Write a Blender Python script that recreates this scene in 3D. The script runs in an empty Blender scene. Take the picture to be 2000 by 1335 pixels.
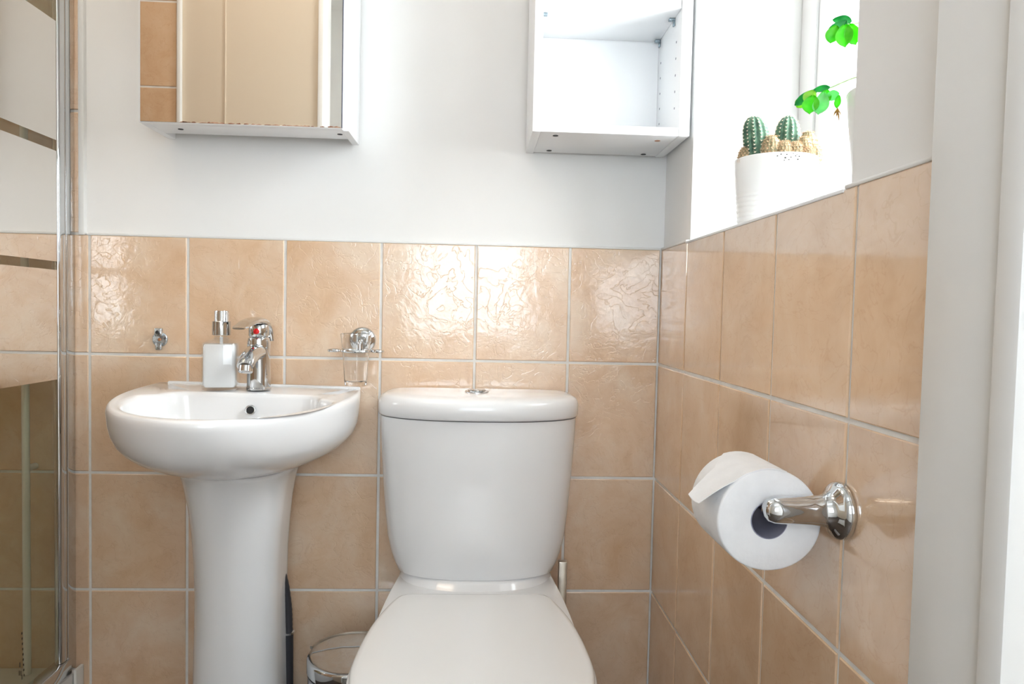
import bpy, bmesh, math, random
from mathutils import Vector, Matrix
import numpy as np
random.seed(7)
PI = math.pi
SC = bpy.context.scene
COL = SC.collection

# ------------------------------------------------------------------ camera
cam_d = bpy.data.cameras.new('camera'); cam = bpy.data.objects.new('camera', cam_d); COL.objects.link(cam)
YAW, PITCH, ROLL, FPX = 0.0488, -0.0421, 0.0221, 1396.1
cam_d.sensor_fit = 'HORIZONTAL'; cam_d.sensor_width = 36.0; cam_d.lens = FPX / 2000 * 36.0
cam_d.clip_start = 0.02
fw = Vector((math.sin(YAW) * math.cos(PITCH), math.cos(YAW) * math.cos(PITCH), math.sin(PITCH)))
rt = Vector((math.cos(YAW), -math.sin(YAW), 0)); up = rt.cross(fw)
r2 = rt * math.cos(ROLL) + up * math.sin(ROLL); u2 = up * math.cos(ROLL) - rt * math.sin(ROLL)
M3 = Matrix((r2, u2, -fw)).transposed()
cam.matrix_world = Matrix.Translation((0.819, -1.5513, 0.9483)) @ M3.to_4x4()
SC.camera = cam

# ------------------------------------------------------------------ light, world, exposure
SC.view_settings.view_transform = 'Standard'; SC.view_settings.look = 'None'
SC.view_settings.gamma = 1.0; SC.view_settings.use_curve_mapping = False
SC.view_settings.exposure = -0.1
WORLD = 25.0
w = bpy.data.worlds.new('daylight'); SC.world = w; w.use_nodes = True
bg = w.node_tree.nodes['Background']; bg.inputs[0].default_value = (0.93, 0.97, 1.0, 1); bg.inputs[1].default_value = WORLD

def portal(name, loc, rot, sx, sy):
    l = bpy.data.lights.new(name, 'AREA'); l.shape = 'RECTANGLE'; l.size = sx; l.size_y = sy; l.cycles.is_portal = True
    o = bpy.data.objects.new(name, l); COL.objects.link(o); o.location = loc; o.rotation_euler = rot
    return o
def area(name, loc, rot, sx, sy, power, color):
    l = bpy.data.lights.new(name, 'AREA'); l.shape = 'RECTANGLE'; l.size = sx; l.size_y = sy; l.energy = power; l.color = color
    o = bpy.data.objects.new(name, l); COL.objects.link(o); o.location = loc; o.rotation_euler = rot
    return o
portal('bathroom_window_portal', (1.61, -0.485, 1.52), (0, PI / 2, 0), 0.88, 0.62)
area('bathroom_ceiling_light', (0.20, -0.48, 2.30), (0, 0, 0), 0.5, 0.30, 3.0, (1.0, 0.76, 0.54))
area('hall_fill_light', (0.80, -1.75, 2.28), (0, 0, 0), 0.8, 0.5, 1.0, (0.88, 0.94, 1.0))  # added fill light in the hall, no lamp hangs there
area('hall_daylight_fill', (0.78, -2.17, 1.22), (PI / 2, 0, 0), 0.60, 0.75, 10.0, (0.78, 0.89, 1.0))  # added area light before the blank hall wall, shaped for the tile glare

# ------------------------------------------------------------------ helpers
XR = 1.2164          # right wall tile face
XC = -0.035          # plane of the shower panel
ZT = 1.09            # top of tiling
ORIG = {}            # world origin of every empty / thing, so parts can be written in world coordinates

def srgb(r, g, b):
    f = lambda c: (c / 255 / 12.92) if c / 255 <= 0.04045 else ((c / 255 + 0.055) / 1.055) ** 2.4
    return (f(r), f(g), f(b), 1)

def mat(name, col, rough=0.5, metal=0.0, spec=0.5, coat=0.0, trans=0.0, ior=1.45, sub=0.0):
    m = bpy.data.materials.new(name); m.use_nodes = True
    b = m.node_tree.nodes['Principled BSDF']
    b.inputs['Base Color'].default_value = col; b.inputs['Roughness'].default_value = rough
    b.inputs['Metallic'].default_value = metal; b.inputs['Specular IOR Level'].default_value = spec
    b.inputs['Coat Weight'].default_value = coat; b.inputs['Coat Roughness'].default_value = 0.03
    b.inputs['Transmission Weight'].default_value = trans; b.inputs['IOR'].default_value = ior
    if sub:
        b.inputs['Subsurface Weight'].default_value = sub; b.inputs['Subsurface Radius'].default_value = (0.01, 0.01, 0.01)
    return m

def noise_mat(name, c1, c2, scale, rough=0.5, bump=0.0, bscale=None, coat=0.0, detail=4, metal=0.0, lo=0.35, hi=0.65, spec=0.5, dist=0.0, coords='obj'):
    """colour mottled by noise, fine relief by a second noise"""
    m = mat(name, c1, rough, metal, spec, coat); nt = m.node_tree; N = nt.nodes; L = nt.links; b = N['Principled BSDF']
    if coords == 'world':
        g = N.new('ShaderNodeNewGeometry'); vec = g.outputs['Position']
    else:
        g = N.new('ShaderNodeTexCoord'); vec = g.outputs['Object']
    n = N.new('ShaderNodeTexNoise'); n.inputs['Scale'].default_value = scale; n.inputs['Detail'].default_value = detail; n.inputs['Distortion'].default_value = dist
    L.new(vec, n.inputs['Vector'])
    r = N.new('ShaderNodeValToRGB'); r.color_ramp.elements[0].position = lo; r.color_ramp.elements[1].position = hi
    r.color_ramp.elements[0].color = c1; r.color_ramp.elements[1].color = c2
    L.new(n.outputs['Fac'], r.inputs['Fac']); L.new(r.outputs['Color'], b.inputs['Base Color'])
    if bump:
        n2 = N.new('ShaderNodeTexNoise'); n2.inputs['Scale'].default_value = bscale or scale * 3; n2.inputs['Detail'].default_value = 3
        L.new(vec, n2.inputs['Vector'])
        bp = N.new('ShaderNodeBump'); bp.inputs['Strength'].default_value = bump; bp.inputs['Distance'].default_value = 0.002
        L.new(n2.outputs['Fac'], bp.inputs['Height']); L.new(bp.outputs['Normal'], b.inputs['Normal'])
    return m

def tile_material(name, base, light, dark, bump_strength, rough, grime=0.0):
    m = mat(name, base, rough); nt = m.node_tree; N = nt.nodes; L = nt.links; b = N['Principled BSDF']
    g = N.new('ShaderNodeNewGeometry'); oi = N.new('ShaderNodeObjectInfo')
    mul = N.new('ShaderNodeMath'); mul.operation = 'MULTIPLY'; mul.inputs[1].default_value = 37.0
    L.new(oi.outputs['Random'], mul.inputs[0])
    def nz(scale, detail, rgh, dist):
        n = N.new('ShaderNodeTexNoise'); n.noise_dimensions = '4D'
        n.inputs['Scale'].default_value = scale; n.inputs['Detail'].default_value = detail
        n.inputs['Roughness'].default_value = rgh; n.inputs['Distortion'].default_value = dist
        L.new(g.outputs['Position'], n.inputs['Vector']); L.new(mul.outputs[0], n.inputs['W'])
        return n
    cloud = nz(9, 6, 0.62, 0.6)
    r = N.new('ShaderNodeValToRGB'); e = r.color_ramp.elements
    e[0].position = 0.30; e[0].color = dark; e[1].position = 0.72; e[1].color = light
    k = e.new(0.5); k.color = base
    L.new(cloud.outputs['Fac'], r.inputs['Fac'])
    # thin darker veins: a narrow band of a distorted noise
    vein = nz(14, 3, 0.5, 2.2)
    vr = N.new('ShaderNodeValToRGB'); v = vr.color_ramp.elements
    v[0].position = 0.485; v[0].color = (0, 0, 0, 1); v[1].position = 0.515; v[1].color = (0, 0, 0, 1)
    q = v.new(0.5); q.color = (1, 1, 1, 1)
    L.new(vein.outputs['Fac'], vr.inputs['Fac'])
    mx = N.new('ShaderNodeMix'); mx.data_type = 'RGBA'; mx.blend_type = 'MULTIPLY'
    sc = N.new('ShaderNodeMath'); sc.operation = 'MULTIPLY'; sc.inputs[1].default_value = 0.22
    L.new(vr.outputs['Color'], sc.inputs[0]); L.new(sc.outputs[0], mx.inputs['Factor'])
    L.new(r.outputs['Color'], mx.inputs[6]); mx.inputs[7].default_value = (0.72, 0.60, 0.50, 1)
    L.new(mx.outputs[2], b.inputs['Base Color'])
    # pressed relief: broad ripples and fine creases
    rip = nz(26, 4, 0.6, 1.4)
    ad = N.new('ShaderNodeMath'); ad.operation = 'MULTIPLY_ADD'; ad.inputs[1].default_value = -0.25
    L.new(vr.outputs['Color'], ad.inputs[0]); L.new(rip.outputs['Fac'], ad.inputs[2])
    bp = N.new('ShaderNodeBump'); bp.inputs['Strength'].default_value = bump_strength; bp.inputs['Distance'].default_value = 0.0025
    L.new(ad.outputs[0], bp.inputs['Height']); L.new(bp.outputs['Normal'], b.inputs['Normal'])
    b.inputs['Specular IOR Level'].default_value = 0.8; b.inputs['Coat Weight'].default_value = 1.0; b.inputs['Coat IOR'].default_value = 1.7; b.inputs['Coat Roughness'].default_value = 0.05
    L.new(bp.outputs['Normal'], b.inputs['Coat Normal'])
    return m

def thin_glass(name, tint, refl=1.0):
    m = bpy.data.materials.new(name); m.use_nodes = True; nt = m.node_tree; N = nt.nodes; L = nt.links
    N.remove(N['Principled BSDF'])
    t = N.new('ShaderNodeBsdfTransparent'); t.inputs[0].default_value = tint
    gl = N.new('ShaderNodeBsdfGlossy'); gl.inputs['Roughness'].default_value = 0.0; gl.inputs[0].default_value = (refl, refl, refl, 1)
    fr = N.new('ShaderNodeFresnel'); geo = N.new('ShaderNodeNewGeometry')   # same reflectance on both faces of the sheet
    mr = N.new('ShaderNodeMapRange'); mr.inputs[3].default_value = 1.45; mr.inputs[4].default_value = 1 / 1.45
    L.new(geo.outputs['Backfacing'], mr.inputs[0]); L.new(mr.outputs[0], fr.inputs[0])
    mx = N.new('ShaderNodeMixShader'); L.new(fr.outputs[0], mx.inputs[0]); L.new(t.outputs[0], mx.inputs[1]); L.new(gl.outputs[0], mx.inputs[2])
    L.new(mx.outputs[0], N['Material Output'].inputs[0])
    return m

def emit(name, col, strength):
    m = bpy.data.materials.new(name); m.use_nodes = True; b = m.node_tree.nodes['Principled BSDF']
    b.inputs['Base Color'].default_value = col; b.inputs['Emission Color'].default_value = col; b.inputs['Emission Strength'].default_value = strength
    return m

def leaf_material(name, c1, c2):
    m = bpy.data.materials.new(name); m.use_nodes = True; nt = m.node_tree; N = nt.nodes; L = nt.links
    b = N['Principled BSDF']; b.inputs['Roughness'].default_value = 0.35
    tc = N.new('ShaderNodeTexCoord'); n = N.new('ShaderNodeTexNoise'); n.inputs['Scale'].default_value = 60
    L.new(tc.outputs['Object'], n.inputs['Vector'])
    r = N.new('ShaderNodeValToRGB'); r.color_ramp.elements[0].position = .35; r.color_ramp.elements[1].position = .65
    r.color_ramp.elements[0].color = c1; r.color_ramp.elements[1].color = c2
    L.new(n.outputs['Fac'], r.inputs['Fac']); L.new(r.outputs['Color'], b.inputs['Base Color'])
    t = N.new('ShaderNodeBsdfTranslucent'); L.new(r.outputs['Color'], t.inputs['Color'])
    mx = N.new('ShaderNodeMixShader'); mx.inputs[0].default_value = 0.45
    L.new(b.outputs[0], mx.inputs[1]); L.new(t.outputs[0], mx.inputs[2]); L.new(mx.outputs[0], N['Material Output'].inputs[0])
    return m

# --- mesh building
def new(): return bmesh.new()

def box(bm, x0, x1, y0, y1, z0, z1, bev=0.0, seg=2):
    vs = [bm.verts.new(p) for p in ((x0, y0, z0), (x1, y0, z0), (x1, y1, z0), (x0, y1, z0), (x0, y0, z1), (x1, y0, z1), (x1, y1, z1), (x0, y1, z1))]
    fs = [bm.faces.new([vs[i] for i in f]) for f in ((0, 3, 2, 1), (4, 5, 6, 7), (0, 1, 5, 4), (1, 2, 6, 5), (2, 3, 7, 6), (3, 0, 4, 7))]
    if bev:
        es = list({e for f in fs for e in f.edges})
        bmesh.ops.bevel(bm, geom=es, offset=bev, segments=seg, affect='EDGES', profile=0.5)
    return vs

def loft(bm, rings, cap0=True, cap1=True, closed=True):
    R = [[bm.verts.new(p) for p in r] for r in rings]
    n = len(R[0])
    for a, b in zip(R, R[1:]):
        for i in range(n if closed else n - 1):
            j = (i + 1) % n
            bm.faces.new((a[i], a[j], b[j], b[i]))
    if cap0: bm.faces.new(R[0][::-1])
    if cap1: bm.faces.new(R[-1])
    return R

def basis(axis):
    a = Vector(axis).normalized()
    h = Vector((0, 0, 1)) if abs(a.z) < 0.9 else Vector((1, 0, 0))
    u = h.cross(a).normalized(); v = a.cross(u)
    return u, v, a

def lathe(bm, prof, c, axis=(0, 0, 1), seg=32, cap0=True, cap1=True):
    """prof: (radius, distance along axis)"""
    u, v, a = basis(axis); c = Vector(c)
    rings = [[c + a * d + (u * math.cos(2 * PI * i / seg) + v * math.sin(2 * PI * i / seg)) * max(r, 1e-5) for i in range(seg)] for r, d in prof]
    return loft(bm, rings, cap0, cap1)

def tube(bm, pts, rad, seg=12, cap=True):
    pts = [Vector(p) for p in pts]
    if not hasattr(rad, '__len__'): rad = [rad] * len(pts)
    rings = []; pu = None
    for i, p in enumerate(pts):
        t = (pts[min(i + 1, len(pts) - 1)] - pts[max(i - 1, 0)]).normalized()
        if pu is None: pu = basis(t)[0]
        pu = (pu - t * pu.dot(t)).normalized(); v = t.cross(pu)
        rings.append([p + (pu * math.cos(2 * PI * k / seg) + v * math.sin(2 * PI * k / seg)) * rad[i] for k in range(seg)])
    return loft(bm, rings, cap, cap)

def torus(bm, c, R, r, axis=(0, 0, 1), seg=32, s2=10):
    u, v, a = basis(axis); c = Vector(c); rings = []
    for i in range(seg):
        t = 2 * PI * i / seg; d = u * math.cos(t) + v * math.sin(t)
        rings.append([c + d * (R + r * math.cos(2 * PI * k / s2)) + a * (r * math.sin(2 * PI * k / s2)) for k in range(s2)])
    rings.append(rings[0])
    V = [[bm.verts.new(p) for p in q] for q in rings[:-1]]
    for i in range(seg):
        for k in range(s2):
            a_, b_ = V[i], V[(i + 1) % seg]; k2 = (k + 1) % s2
            bm.faces.new((a_[k], b_[k], b_[k2], a_[k2]))

def spline(pts, n=8):
    P = [Vector(p) for p in pts]; P = [P[0] * 2 - P[1]] + P + [P[-1] * 2 - P[-2]]; out = []
    for i in range(1, len(P) - 2):
        for k in range(n):
            t = k / n; a, b, c, d = P[i - 1], P[i], P[i + 1], P[i + 2]
            out.append(0.5 * ((2 * b) + (c - a) * t + (2 * a - 5 * b + 4 * c - d) * t * t + (3 * b - a - 3 * c + d) * t ** 3))
    out.append(P[-2]); return out

def outline(a, ab, yb, ys, yf, p=2.3, rc=0.01, nf=56, ns=6, nc=5, nb=14):
    """D-shaped plan: flat back yb (half width ab), sides to half width a at ys, rounded front to yf"""
    pts = []
    for i in range(nf + 1):
        t = PI * i / nf; c = math.cos(t); s = math.sin(t)
        pts.append((a * math.copysign(abs(c) ** (2 / p), c), ys - (ys - yf) * abs(s) ** (2 / p)))
    left = []
    for i in range(1, ns):
        t = i / ns
        left.append((-(a + (ab - a) * t * t), ys + (yb - rc - ys) * t))
    pts += left
    for i in range(nc + 1):
        t = PI / 2 * i / nc
        pts.append((-(ab - rc) - rc * math.cos(t), yb - rc + rc * math.sin(t)))
    for i in range(1, nb):
        pts.append((-(ab - rc) + 2 * (ab - rc) * i / nb, yb))
    for i in range(nc + 1):
        t = PI / 2 * (1 - i / nc)
        pts.append(((ab - rc) + rc * math.cos(t), yb - rc + rc * math.sin(t)))
    pts += [(-x, y) for x, y in reversed(left)]
    return pts

def ring(o, z, cx=0.0):
    return [(x + cx, y, z) for x, y in o]

# --- object linking
def link(name, bm, m, parent=None, smooth=True, angle=35, recalc=True):
    if recalc: bmesh.ops.recalc_face_normals(bm, faces=bm.faces)
    if parent is not None:
        org = ORIG[parent.name]; bmesh.ops.translate(bm, vec=-Vector(org), verts=bm.verts)
    me = bpy.data.meshes.new(name); bm.to_mesh(me); bm.free()
    me.materials.append(m)
    if smooth:
        me.polygons.foreach_set('use_smooth', [True] * len(me.polygons)); me.set_sharp_from_angle(angle=math.radians(angle))
    o = bpy.data.objects.new(name, me); COL.objects.link(o)
    if parent is not None:
        o.parent = parent; ORIG[o.name] = ORIG[parent.name]
    else:
        ORIG[o.name] = (0, 0, 0)
    return o

def tag(o, label=None, cat=None, group=None, kind=None):
    for k, v in (('label', label), ('category', cat), ('group', group), ('kind', kind)):
        if v: o[k] = v
    return o

def thing(name, loc, label, cat, group=None):
    o = bpy.data.objects.new(name, None); COL.objects.link(o); o.location = loc; o.empty_display_size = 0.05
    ORIG[o.name] = tuple(loc)
    return tag(o, label, cat, group)

def struct(name, bm, m, label, cat, smooth=False):
    return tag(link(name, bm, m, None, smooth), label, cat, None, 'structure')

# ------------------------------------------------------------------ materials
M = {}
M['plaster'] = noise_mat('white_plaster', srgb(236, 236, 234), srgb(240, 240, 239), 3, 0.65, 0.05, 40, coords='world')
M['ceiling'] = mat('white_ceiling_paint', srgb(242, 242, 240), 0.8)
M['gloss_white'] = mat('white_gloss_paint', srgb(232, 232, 230), 0.35)
M['cream'] = mat('cream_paint', srgb(218, 204, 184), 0.5)
M['tile'] = tile_material('beige_wall_tile', srgb(219, 188, 157), srgb(227, 206, 182), srgb(207, 170, 134), 0.26, 0.30)
M['tile_flat'] = tile_material('beige_wall_tile_smooth', srgb(220, 187, 154), srgb(226, 198, 168), srgb(210, 174, 138), 0.05, 0.16)
M['grout'] = noise_mat('pale_grout', srgb(226, 224, 220), srgb(238, 237, 234), 30, 0.7, 0.1, 200, coords='world')
M['ceramic'] = mat('white_glazed_ceramic', srgb(238, 239, 240), 0.08, coat=0.3)
M['seat'] = mat('white_seat_plastic', srgb(236, 236, 235), 0.15, coat=0.1)
M['chrome'] = mat('polished_chrome', (0.62, 0.635, 0.65, 1), 0.035, 1.0)
M['chrome_worn'] = noise_mat('tarnished_chrome', (0.55, 0.60, 0.64, 1), (0.10, 0.10, 0.11, 1), 120, 0.25, 0.4, 300, metal=1.0, lo=.45, hi=.7)
M['steel'] = noise_mat('brushed_steel', (0.50, 0.46, 0.40, 1), (0.58, 0.54, 0.48, 1), 40, 0.28, metal=1.0)
M['mirror'] = mat('mirror_silver', (0.90, 0.90, 0.88, 1), 0.0, 1.0)
M['band'] = mat('mirrored_glass_band', (0.82, 0.80, 0.77, 1), 0.015, 1.0)
M['corroded'] = noise_mat('corroded_silvering', srgb(120, 70, 45), srgb(190, 150, 125), 90, 0.6)
M['melamine'] = mat('white_melamine', srgb(240, 241, 242), 0.3)
M['dark'] = mat('dark_recess', (0.02, 0.02, 0.02, 1), 0.6)
M['bronze'] = mat('bronze_screw_cap', srgb(190, 130, 90), 0.4, 0.6)
M['grey_pin'] = mat('grey_shelf_pin', srgb(150, 165, 172), 0.25, 0.7)
M['pane'] = thin_glass('window_glass', (0.97, 0.98, 0.98, 1))
M['shower_glass'] = thin_glass('green_tinted_shower_glass', (0.80, 0.83, 0.76, 1))
M['glass'] = thin_glass('clear_glass', (0.975, 0.985, 0.985, 1))
M['bottle_glass'] = thin_glass('soap_bottle_glass', (0.98, 0.985, 0.985, 1))
M['tumbler_glass'] = mat('tumbler_glass', (0.99, 0.995, 0.995, 1), 0.0, trans=1.0, ior=1.36)
M['soap'] = mat('white_liquid_soap', srgb(240, 241, 242), 0.25)
M['red'] = mat('red_plastic', srgb(215, 20, 25), 0.3)
M['paper'] = noise_mat('white_tissue', srgb(242, 242, 243), srgb(246, 246, 247), 60, 0.9, 0.15, 250)
M['card'] = mat('grey_cardboard', srgb(150, 150, 168), 0.85)
M['pot'] = mat('white_glazed_pot', srgb(240, 240, 239), 0.25)
M['soil'] = noise_mat('dark_soil', srgb(60, 48, 38), srgb(95, 80, 65), 80, 0.95, 0.6, 200)
M['cactus'] = noise_mat('dark_green_cactus_skin', srgb(50, 84, 68), srgb(86, 122, 96), 90, 0.55)
M['cactus_pale'] = noise_mat('pale_green_cactus_skin', srgb(126, 118, 88), srgb(158, 144, 112), 90, 0.6)
M['spine'] = mat('cream_cactus_spines', srgb(232, 216, 194), 0.7)
M['spine_tan'] = mat('tan_cactus_spines', srgb(206, 172, 138), 0.7)
M['leaf'] = leaf_material('bright_green_leaf', srgb(70, 200, 20), srgb(105, 225, 40))
M['leaf_dark'] = leaf_material('blue_green_leaf', srgb(30, 140, 70), srgb(60, 175, 95))
M['leaf_light'] = leaf_material('pale_mint_leaf', srgb(120, 215, 130), srgb(150, 228, 150))
M['leaf_yellow'] = leaf_material('yellow_green_leaf', srgb(140, 205, 50), srgb(165, 215, 80))
M['stem'] = mat('pale_green_stem', srgb(190, 210, 160), 0.5)
M['withered'] = noise_mat('withered_amber_leaf', srgb(205, 150, 50), srgb(150, 110, 60), 90, 0.7)
M['upvc'] = mat('white_upvc', srgb(240, 241, 242), 0.25)
M['gasket'] = mat('grey_gasket_and_gap_shade', srgb(95, 98, 112), 0.6)  # window gasket grey, also paints the shade in the gap beside the mirror
M['floor'] = noise_mat('grey_brown_vinyl_floor', srgb(66, 57, 50), srgb(84, 73, 64), 14, 0.35, coords='world')
M['tray'] = mat('white_acrylic_tray', srgb(225, 226, 228), 0.2)
M['rubber'] = mat('black_rubber', (0.03, 0.03, 0.035, 1), 0.5)
M['ink'] = mat('black_print', (0.03, 0.025, 0.02, 1), 0.6)
M['lamp'] = emit('lit_lamp_glass', (1.0, 0.96, 0.9, 1), 14.0)

# ------------------------------------------------------------------ room shell
YF, YH, XL, ZC = -0.957, -2.20, -0.86, 2.35      # front wall (door), hall wall, shower end, ceiling
HX0, HX1 = -0.95, 1.90
TT = 0.008                                       # tile thickness
WY0, WY1, WZ1 = -0.782, -0.188, 1.95             # window opening in right wall
DX0, DX1, DZ = 0.335, 1.200, 2.02                # doorway in front wall

b = new(); box(b, HX0 - .1, HX1 + .1, YH - .1, .1, -.1, 0)
struct('floor', b, M['floor'], 'grey brown vinyl floor under the toilet and washbasin', 'floor')
b = new(); box(b, HX0 - .1, HX1 + .1, YH - .1, .1, ZC, ZC + .1)
struct('ceiling', b, M['ceiling'], 'plain white ceiling above the room', 'ceiling')
b = new(); box(b, XL - .1, XR + .4, TT, .12, 0, ZC)
wall_back = struct('wall_back', b, M['plaster'], 'white plaster wall behind washbasin and toilet, beige tiles below', 'wall')
b = new()
PX = XR + TT; WX1 = XR + .38
box(b, PX, WX1, YF - .10, TT, 0, ZT - .001)
box(b, PX, WX1, YF - .10, TT, WZ1, ZC)
box(b, PX, WX1, WY1, TT, ZT - .001, WZ1)
box(b, PX, WX1, YF - .10, WY0, ZT - .001, WZ1)
wall_right = struct('wall_right', b, M['plaster'], 'white plaster wall with deep window opening, beige tiles below', 'wall')
b = new(); box(b, XL - .1, XL - TT, YF - .1, TT, 0, ZC)
wall_left = struct('wall_left', b, M['plaster'], 'tiled end wall of the shower at far left', 'wall')
b = new()
box(b, XL - .1, DX0 - .016, YF - .10, YF - TT, 0, ZC); box(b, DX0 - .016, XR + .38, YF - .10, YF - TT, DZ, ZC)
box(b, XR + TT + .002, XR + .38, YF - .10, YF - TT, 0, DZ)
wall_front = struct('wall_front', b, M['cream'], 'cream wall around the doorway beside the camera', 'wall')
b = new(); box(b, HX0 - .1, HX1 + .1, YH - .1, YH, 0, ZC)
struct('wall_hall', b, M['plaster'], 'white hall wall behind the camera', 'wall')
b = new(); box(b, HX0 - .1, HX0, YH, YF - .10, 0, ZC)
struct('wall_hall_left', b, M['cream'], 'cream hall end wall on the left', 'wall')
b = new(); box(b, HX1, HX1 + .1, YH, YF - .10, 0, ZC)
struct('wall_hall_right', b, M['cream'], 'cream hall end wall on the right', 'wall')

# tiles, each one an object; alike tiles share a mesh
G = 0.005
TILE_ME = {}
def tile_mesh(wd, ht, m):
    key = (round(wd, 4), round(ht, 4), m.name)
    if key not in TILE_ME:
        bm = new(); rings = []
        for ins, d in ((0, 0.0), (0.0004, TT - .0012), (0.0018, TT)):
            x, z = wd / 2 - ins, ht / 2 - ins
            rings.append([(-x, -d, -z), (x, -d, -z), (x, -d, z), (-x, -d, z)])
        loft(bm, rings, False, True); bmesh.ops.recalc_face_normals(bm, faces=bm.faces)
        me = bpy.data.meshes.new('tile'); bm.to_mesh(me); bm.free(); me.materials.append(m)
        TILE_ME[key] = me
    return TILE_ME[key]
def lay(parent, us, zs, place, m):
    rnd = random.Random(3)
    for u0, u1 in zip(us, us[1:]):
        for z0, z1 in zip(zs, zs[1:]):
            wd, ht = abs(u1 - u0) - G, z1 - z0 - G
            if wd < .006: continue
            o = bpy.data.objects.new('tile', tile_mesh(wd, ht, m)); COL.objects.link(o); o.parent = parent
            place(o, (u0 + u1) / 2, (z0 + z1) / 2)
            j = 0.0016
            o.rotation_euler.x += rnd.uniform(-j, j); o.rotation_euler.z += rnd.uniform(-j, j)
ROW = 0.2533
rows = [0.0] + [0.84 - ROW * k for k in (3, 2, 1, 0)] + [ZT + G / 2]
rows_hi = [ZT + G / 2 - .0, 0.84 + 2 * ROW, 0.84 + 3 * ROW, 0.84 + 4 * ROW, 0.84 + 5 * ROW, ZC]
cols = [0.2035 * k for k in range(0, 6)] + [XR + G / 2 - .002]
cols_sh = [XL, -.814, -.6105, -.407, -.2035, 0.0]
def on_back(o, u, z): o.location = (u, TT, z)
lay(wall_back, cols, rows, on_back, M['tile'])
lay(wall_back, cols_sh, rows, on_back, M['tile'])
lay(wall_back, [XL, -.814, -.6105, -.407, -.2035, -.0195 + G / 2], rows_hi, on_back, M['tile'])
b = new(); box(b, XL, XR + TT, 0.0022, TT + .004, 0, ZT); box(b, XL, -.021, 0.0022, TT + .004, ZT, ZC)
link('grout', b, M['grout'], wall_back, False)
def on_right(o, u, z): o.location = (XR + TT, u, z); o.rotation_euler = (0, 0, -PI / 2)
lay(wall_right, [0.0, -.198, -.4015, -.605, -.8085, YF], rows, on_right, M['tile_flat'])
b = new(); box(b, XR + .0022, PX + .004, YF, 0.001, 0, ZT - .0015)
link('grout', b, M['grout'], wall_right, False)
def on_left(o, u, z): o.location = (XL - TT, u, z); o.rotation_euler = (0, 0, PI / 2)
lay(wall_left, [0.0, -.2035, -.407, -.6105, -.814, YF], rows + rows_hi[1:], on_left, M['tile_flat'])
b = new(); box(b, XL - TT - .003, XL - .0022, YF, 0, 0, ZC); link('grout', b, M['grout'], wall_left, False)
def on_front(o, u, z): o.location = (u, YF - TT, z); o.rotation_euler = (0, 0, PI)
lay(wall_front, [XL, -.7, -.4965, -.293, -.098], rows + rows_hi[1:], on_front, M['tile_flat'])
b = new(); box(b, XL, -.098, YF - TT - .003, YF - .0022, 0, ZC); link('grout', b, M['grout'], wall_front, False)

# trims
b = new(); box(b, -.0205, -.0085, -.0035, .02, ZT, ZC, .002)
struct('trim_1', b, M['gloss_white'], 'narrow white edge strip beside the shower tiling', 'trim', True)
b = new(); box(b, -.006, XR, -.0006, TT, ZT - .0005, ZT + .0045, .0018)
struct('trim_2', b, M['gloss_white'], 'thin white sealant bead along top of back wall tiles', 'trim', True)
b = new(); box(b, XR - .0006, PX, YF, WY0, ZT - .0005, ZT + .0045, .0018); box(b, XR - .0006, PX, WY1, 0, ZT - .0005, ZT + .0045, .0018)
struct('trim_3', b, M['gloss_white'], 'thin white sealant bead along top of right wall tiles', 'trim', True)
b = new(); box(b, DX1, XR + .009, YF - .092, YF, 0, DZ, .002); box(b, DX0 - .0155, DX0, YF - .112, YF, 0, DZ, .002); box(b, DX0, DX1, YF - .092, YF, DZ - .016, DZ, .002)
struct('trim_4', b, M['gloss_white'], 'white painted door lining down the right edge', 'trim', True)
b = new(); box(b, DX1 - .008, XR + .06, YF - .118, YF - .092, 0, DZ + .05, .004); box(b, DX0 - .08, DX0 - .017, YF - .118, YF - .1002, 0, DZ + .05, .004)
struct('trim_5', b, M['gloss_white'], 'white door architrave at the far right edge', 'trim', True)
b = new(); box(b, -.098, -.086, YF - TT - .002, YF + .006, 0, ZC, .002)
struct('trim_6', b, M['gloss_white'], 'white strip at end of the tiling, seen in the mirror', 'trim', True)
b = new(); box(b, .04, .043, YF - TT - .001, YF - TT + .003, 0, ZC)
struct('trim_7', b, M['cream'], 'fine upright joint in cream wall, seen in the mirror', 'trim')

# window
b = new(); FX = 1.425
for (y0, y1, z0, z1) in ((WY1 - .062, WY1, ZT, WZ1), (WY0, WY0 + .062, ZT, WZ1), (WY0 + .062, WY1 - .062, WZ1 - .062, WZ1), (WY0 + .062, WY1 - .062, ZT, ZT + .05)):
    box(b, FX, FX + .07, y0, y1, z0, z1, .004)
win = struct('window_1', b, M['upvc'], 'white plastic window frame deep in the right wall opening', 'window', True)
b = new(); s0, s1, t0, t1 = WY0 + .066, WY1 - .066, ZT + .054, WZ1 - .066
for (y0, y1, z0, z1) in ((s1 - .045, s1, t0, t1), (s0, s0 + .045, t0, t1), (s0 + .045, s1 - .045, t1 - .045, t1), (s0 + .045, s1 - .045, t0, t0 + .045)):
    box(b, FX + .002, FX + .062, y0, y1, z0, z1, .006)
sash = link('sash', b, M['upvc'], win)
b = new(); box(b, FX + .036, FX + .038, s0 + .04, s1 - .04, t0 + .04, t1 - .04); link('pane', b, M['pane'], win, False)
b = new(); box(b, FX + .012, FX + .02, s1 - .002, WY1 - .061, t0 - .004, t1 + .004); box(b, FX + .012, FX + .02, WY0 + .061, s0 + .002, t0 - .004, t1 + .004)
link('gasket', b, M['gasket'], win, False)
b = new(); box(b, XR - .0015, FX + .01, WY0 + .0005, WY1 - .0005, ZT - .0035, ZT + .0006, .001)
link('window_sill', b, M['upvc'], win)
ZS = ZT + .0008

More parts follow.
